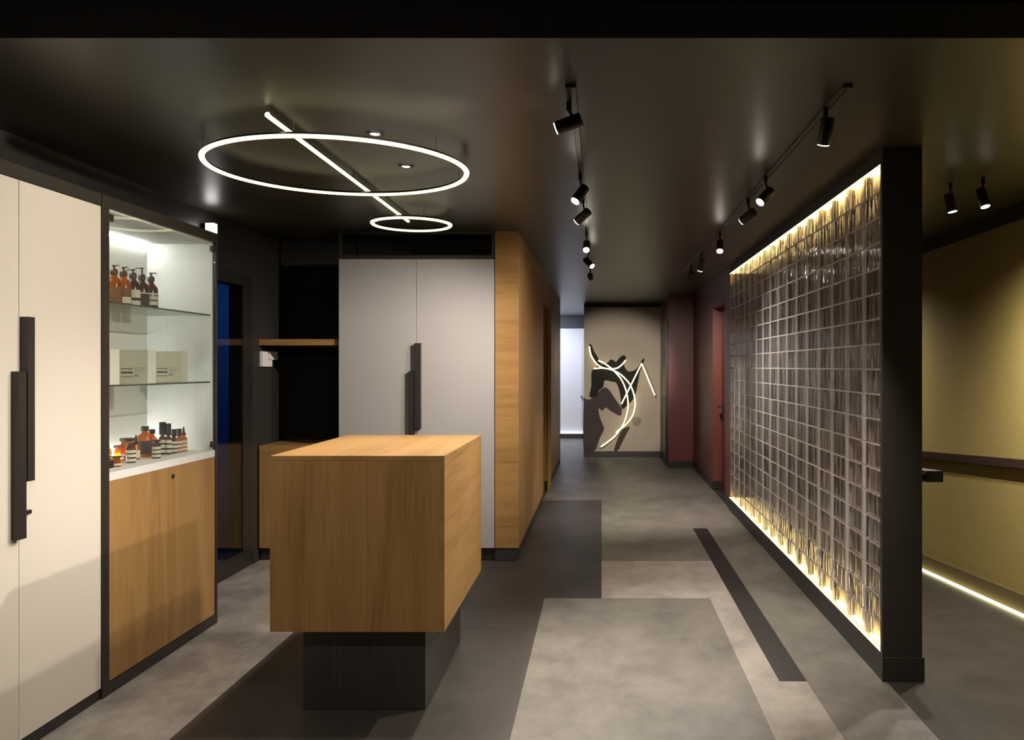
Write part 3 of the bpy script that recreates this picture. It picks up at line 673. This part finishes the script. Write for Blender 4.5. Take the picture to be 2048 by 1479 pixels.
wc = empty('wall_lamp', (XL, 4.72 * K, 2.39), 'small glowing cube lamp on the dark wall above the glazed door', 'wall lamp')
yq = 4.72 * K; xq = -775 * yq / F; zq = 1.5 + 276 * yq / F
xq = XL + 0.075; yq = F * xq / (428 - 1203); zq = 1.5 + 276 * yq / F
box('wall_plate', XL + 0.001, XL + 0.03, yq - 0.03, yq + 0.03, zq - 0.03, zq + 0.03, 'metal', wc)
box('cube', XL + 0.03, XL + 0.085, yq - 0.028, yq + 0.028, zq - 0.034, zq + 0.034, 'cube', wc, 0.004)

# tracks and adjustable spotlights
TX = (-0.115, 0.915)
for i, x in enumerate(TX):
    nm = ('black ceiling track running beside the oak wall', 'black ceiling track running beside the glass block partition')[i]
    tr = empty('ceiling_track', (x, 5.5, CEIL), nm, 'track', 'ceiling tracks')
    boxes('rail', [(x - 0.018, x - 0.006, 3.08, 9.6, CEIL - 0.012, CEIL - 0.0005), (x + 0.006, x + 0.018, 3.08, 9.6, CEIL - 0.012, CEIL - 0.0005), (x - 0.006, x + 0.006, 3.08, 9.6, CEIL - 0.006, CEIL - 0.0005)], 'ceiling', tr)
    box('end_cap', x - 0.019, x + 0.019, 3.065, 3.08, CEIL - 0.013, CEIL - 0.0005, 'ceiling', tr)
def spotlight(px, py_, hgt, xt, aim, power, label, angle=60, blend=0.7, grp='track spotlights', r=0.027, length=0.105):
    """px, py_: where the middle of the head shows; hgt: its height over the eye"""
    y = hgt * F / (733 - py_); x = xt; zc = 1.5 + hgt
    c0 = Vector((x, y, zc)); dv = (Vector(aim) - c0).normalized()
    e = empty('spotlight', (x, y, CEIL - 0.03), label, 'spotlight', grp)
    a, b = c0 - dv * length / 2, c0 + dv * length / 2
    tube('adapter', [(x, y, CEIL - 0.045), (x, y, CEIL - 0.0065)], 0.011, 'cap', e, 12)
    tube('stem', [(x, y, CEIL - 0.04), a + dv * 0.03], 0.006, 'cap', e, 8)
    P = [a, a + dv * 0.004, b - dv * 0.002, b]
    hd = tube('head', P, [r * 0.9, r, r, r * 0.97], 'cap', e, 20)
    tube('lens', [b + dv * 0.0002, b + dv * 0.003], r * 0.86, 'lens', hd, 16)
    lamp('spot_beam', b + dv * 0.010, aim, power, angle, blend, e, 0.022)
H = 0.93
spotlight(1130, 247, 0.955, -0.128, (-2.25, 3.60, 1.75), 150, 'black track spotlight turned towards the white wardrobe', 80, 1.0)
spotlight(1152, 388, H, TX[0], (-1.05, 3.75, 0.95), 115, 'track spotlight beside the oak wall aimed at the desk top', 80, 0.9)
spotlight(1171, 432, H, TX[0], (-2.1, 6.4, 0.9), 200, 'track spotlight beside the oak wall aimed at the grey wardrobe', 80, 0.9)
spotlight(1187, 492, H, TX[0], (-0.25, 3.6, 0.0), 165, 'track spotlight near the oak wall shining back over the grey floor panel', 50, 1.0)
spotlight(1178, 525, H, TX[0], (1.35, 6.2, 0.8), 170, 'track spotlight near the oak door turned across to the glass blocks', 80, 0.9)
spotlight(1187, 553, H, TX[0], (0.22, 13.6, 1.15), 620, 'last track spotlight beside the oak wall facing the neon figure', 31, 0.6)
spotlight(1639, 262, 0.945, 0.90, (0.75, 4.6, 0.0), 150, 'brown black track spotlight pointing down at the near end of the glass block track', 60, 0.9)
spotlight(1520, 392, H, 0.895, (-0.6, 3.7, 0.8), 190, 'track spotlight beside the glass blocks aimed across at the desk side', 80, 0.9)
spotlight(1473, 432, H, 0.905, (-0.70, 6.6, 1.2), 210, 'track spotlight beside the glass blocks aimed at the oak wall corner', 70, 0.9)
spotlight(1451, 492, H, TX[1], (0.55, 4.6, 0.0), 175, 'track spotlight beside the glass blocks shining back over the light floor panel', 50, 1.0)
spotlight(1395, 530, H, TX[1], (0.45, 8.6, 0.0), 330, 'track spotlight near the far end of the glass blocks pointing down', 80, 1.0)
spotlight(1370, 551, H, TX[1], (0.85, 11.6, 0.3), 180, 'last track spotlight beside the glass blocks by the red door', 75, 0.9)
for px, py_, xx, aim, lab in ((1928, 405, 1.98, (2.45, 4.6, 0.0), 'ramp ceiling spotlight nearer the partition post'), (1957, 395, 2.10, (2.45, 4.0, 0.0), 'ramp ceiling spotlight nearer the ochre wall'),
                             (1660, 540, 2.05, (2.3, 7.8, 0.0), 'added unseen ramp spotlight further down behind the glass block partition')):  # this third spotlight is added, hidden, to brighten the ochre wall
    spotlight(px, py_, 0.93, xx, aim, 150, lab, 150, 0.9, 'ramp spotlights')

# ------------------------------------------------------------------ neon figure, and mural with the tubes' shadows painted in, on the art wall
def pa(u, v, y):            # zoom reading (1150 + u/5.69, 660 + v/5.69) carried onto the art wall plane
    px, py_ = 1150 + u / 5.69, 660 + v / 5.69
    return Vector(((px - 1203) * YA / F, y, 1.5 + (733 - py_) * YA / F))
ns = empty('neon_sign', (0.3, YA, 1.0), 'abstract yellow neon line figure on the taupe wall', 'neon sign')
st = [[(165, 185), (172, 245), (195, 310), (240, 375), (290, 415), (350, 435), (430, 440), (490, 425), (540, 385), (575, 340)],
      [(215, 437), (300, 430), (370, 438), (430, 455), (500, 490), (570, 550), (625, 620), (660, 700), (680, 790), (680, 870), (660, 950), (620, 1020), (560, 1085), (500, 1130), (465, 1160)],
      [(265, 345), (330, 375), (400, 425), (460, 480), (520, 550), (560, 630), (585, 710), (600, 800), (600, 880), (585, 960), (560, 1040), (520, 1110), (450, 1200), (370, 1265), (295, 1318)]]
for i, s in enumerate(st):
    P = spline([pa(u, v, YA - 0.05 - 0.026 * i) for u, v in s]); tb = tube('neon_tube', P, 0.0105, 'neon', ns, 8)
    for q in (P[3], P[len(P) // 2], P[-4]): tube('standoff', [q + Vector((0, 0.010, 0)), (q.x, YA, q.z)], 0.004, 'cap', tb, 6)
P = [pa(527, 835, YA - 0.128), pa(755, 378, YA - 0.128), pa(903, 738, YA - 0.128)]
P = [P[0], P[0].lerp(P[1], 0.5), P[0].lerp(P[1], 0.97), P[1], P[1].lerp(P[2], 0.03), P[1].lerp(P[2], 0.5), P[2]]
tb = tube('neon_tube', P, 0.0105, 'neon', ns, 8)
for q in (P[0], P[3], P[-1]): tube('standoff', [q + Vector((0, 0.010, 0)), (q.x, YA, q.z)], 0.004, 'cap', tb, 6)

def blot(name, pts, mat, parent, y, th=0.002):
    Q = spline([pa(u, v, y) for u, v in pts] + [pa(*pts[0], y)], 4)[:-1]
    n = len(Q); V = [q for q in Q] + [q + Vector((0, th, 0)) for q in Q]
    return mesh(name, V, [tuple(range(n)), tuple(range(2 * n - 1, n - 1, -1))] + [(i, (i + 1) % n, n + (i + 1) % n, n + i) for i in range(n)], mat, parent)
mu = wa  # flat shapes mix mural figures with the neon's cast shadows, as colour
blot('mural_shadow_shape', [(100, 770), (150, 790), (200, 770), (250, 720), (330, 650), (390, 680), (430, 740), (470, 800), (530, 890), (520, 970), (460, 950), (400, 915), (350, 880), (310, 915), (270, 890), (280, 980), (315, 1070), (330, 1130), (290, 1210), (260, 1290), (225, 1365), (100, 1365)], 'shadow_wash', mu, YA - 0.003)
blot('mural_shadow_shape', [(585, 1105), (625, 1100), (570, 1210), (530, 1290), (490, 1365), (445, 1365), (480, 1250), (530, 1140)], 'shadow_wash', mu, YA - 0.003)
blot('mural_shadow_shape', [(650, 1010), (700, 985), (750, 1010), (745, 1060), (700, 1090), (655, 1060)], 'pale', mu, YA - 0.003)
blot('mural_shadow_shape', [(160, 160), (185, 165), (215, 235), (255, 300), (300, 385), (370, 370), (400, 335), (430, 338), (468, 360), (500, 320), (545, 285), (580, 310), (560, 400), (590, 455), (630, 470), (700, 440), (740, 380), (770, 330), (790, 338), (740, 470), (715, 600), (690, 720), (650, 800), (600, 850), (545, 895), (525, 860), (520, 780), (505, 690), (470, 600), (420, 585), (340, 572), (322, 640), (270, 690), (250, 740), (215, 765), (165, 750), (185, 630), (190, 470), (235, 430), (250, 390), (200, 310), (170, 220)], 'ink', mu, YA - 0.0055)
blot('mural_shadow_shape', [(760, 380), (800, 400), (840, 500), (900, 640), (935, 760), (905, 760), (850, 620), (790, 480)], 'pale', mu, YA - 0.0055)
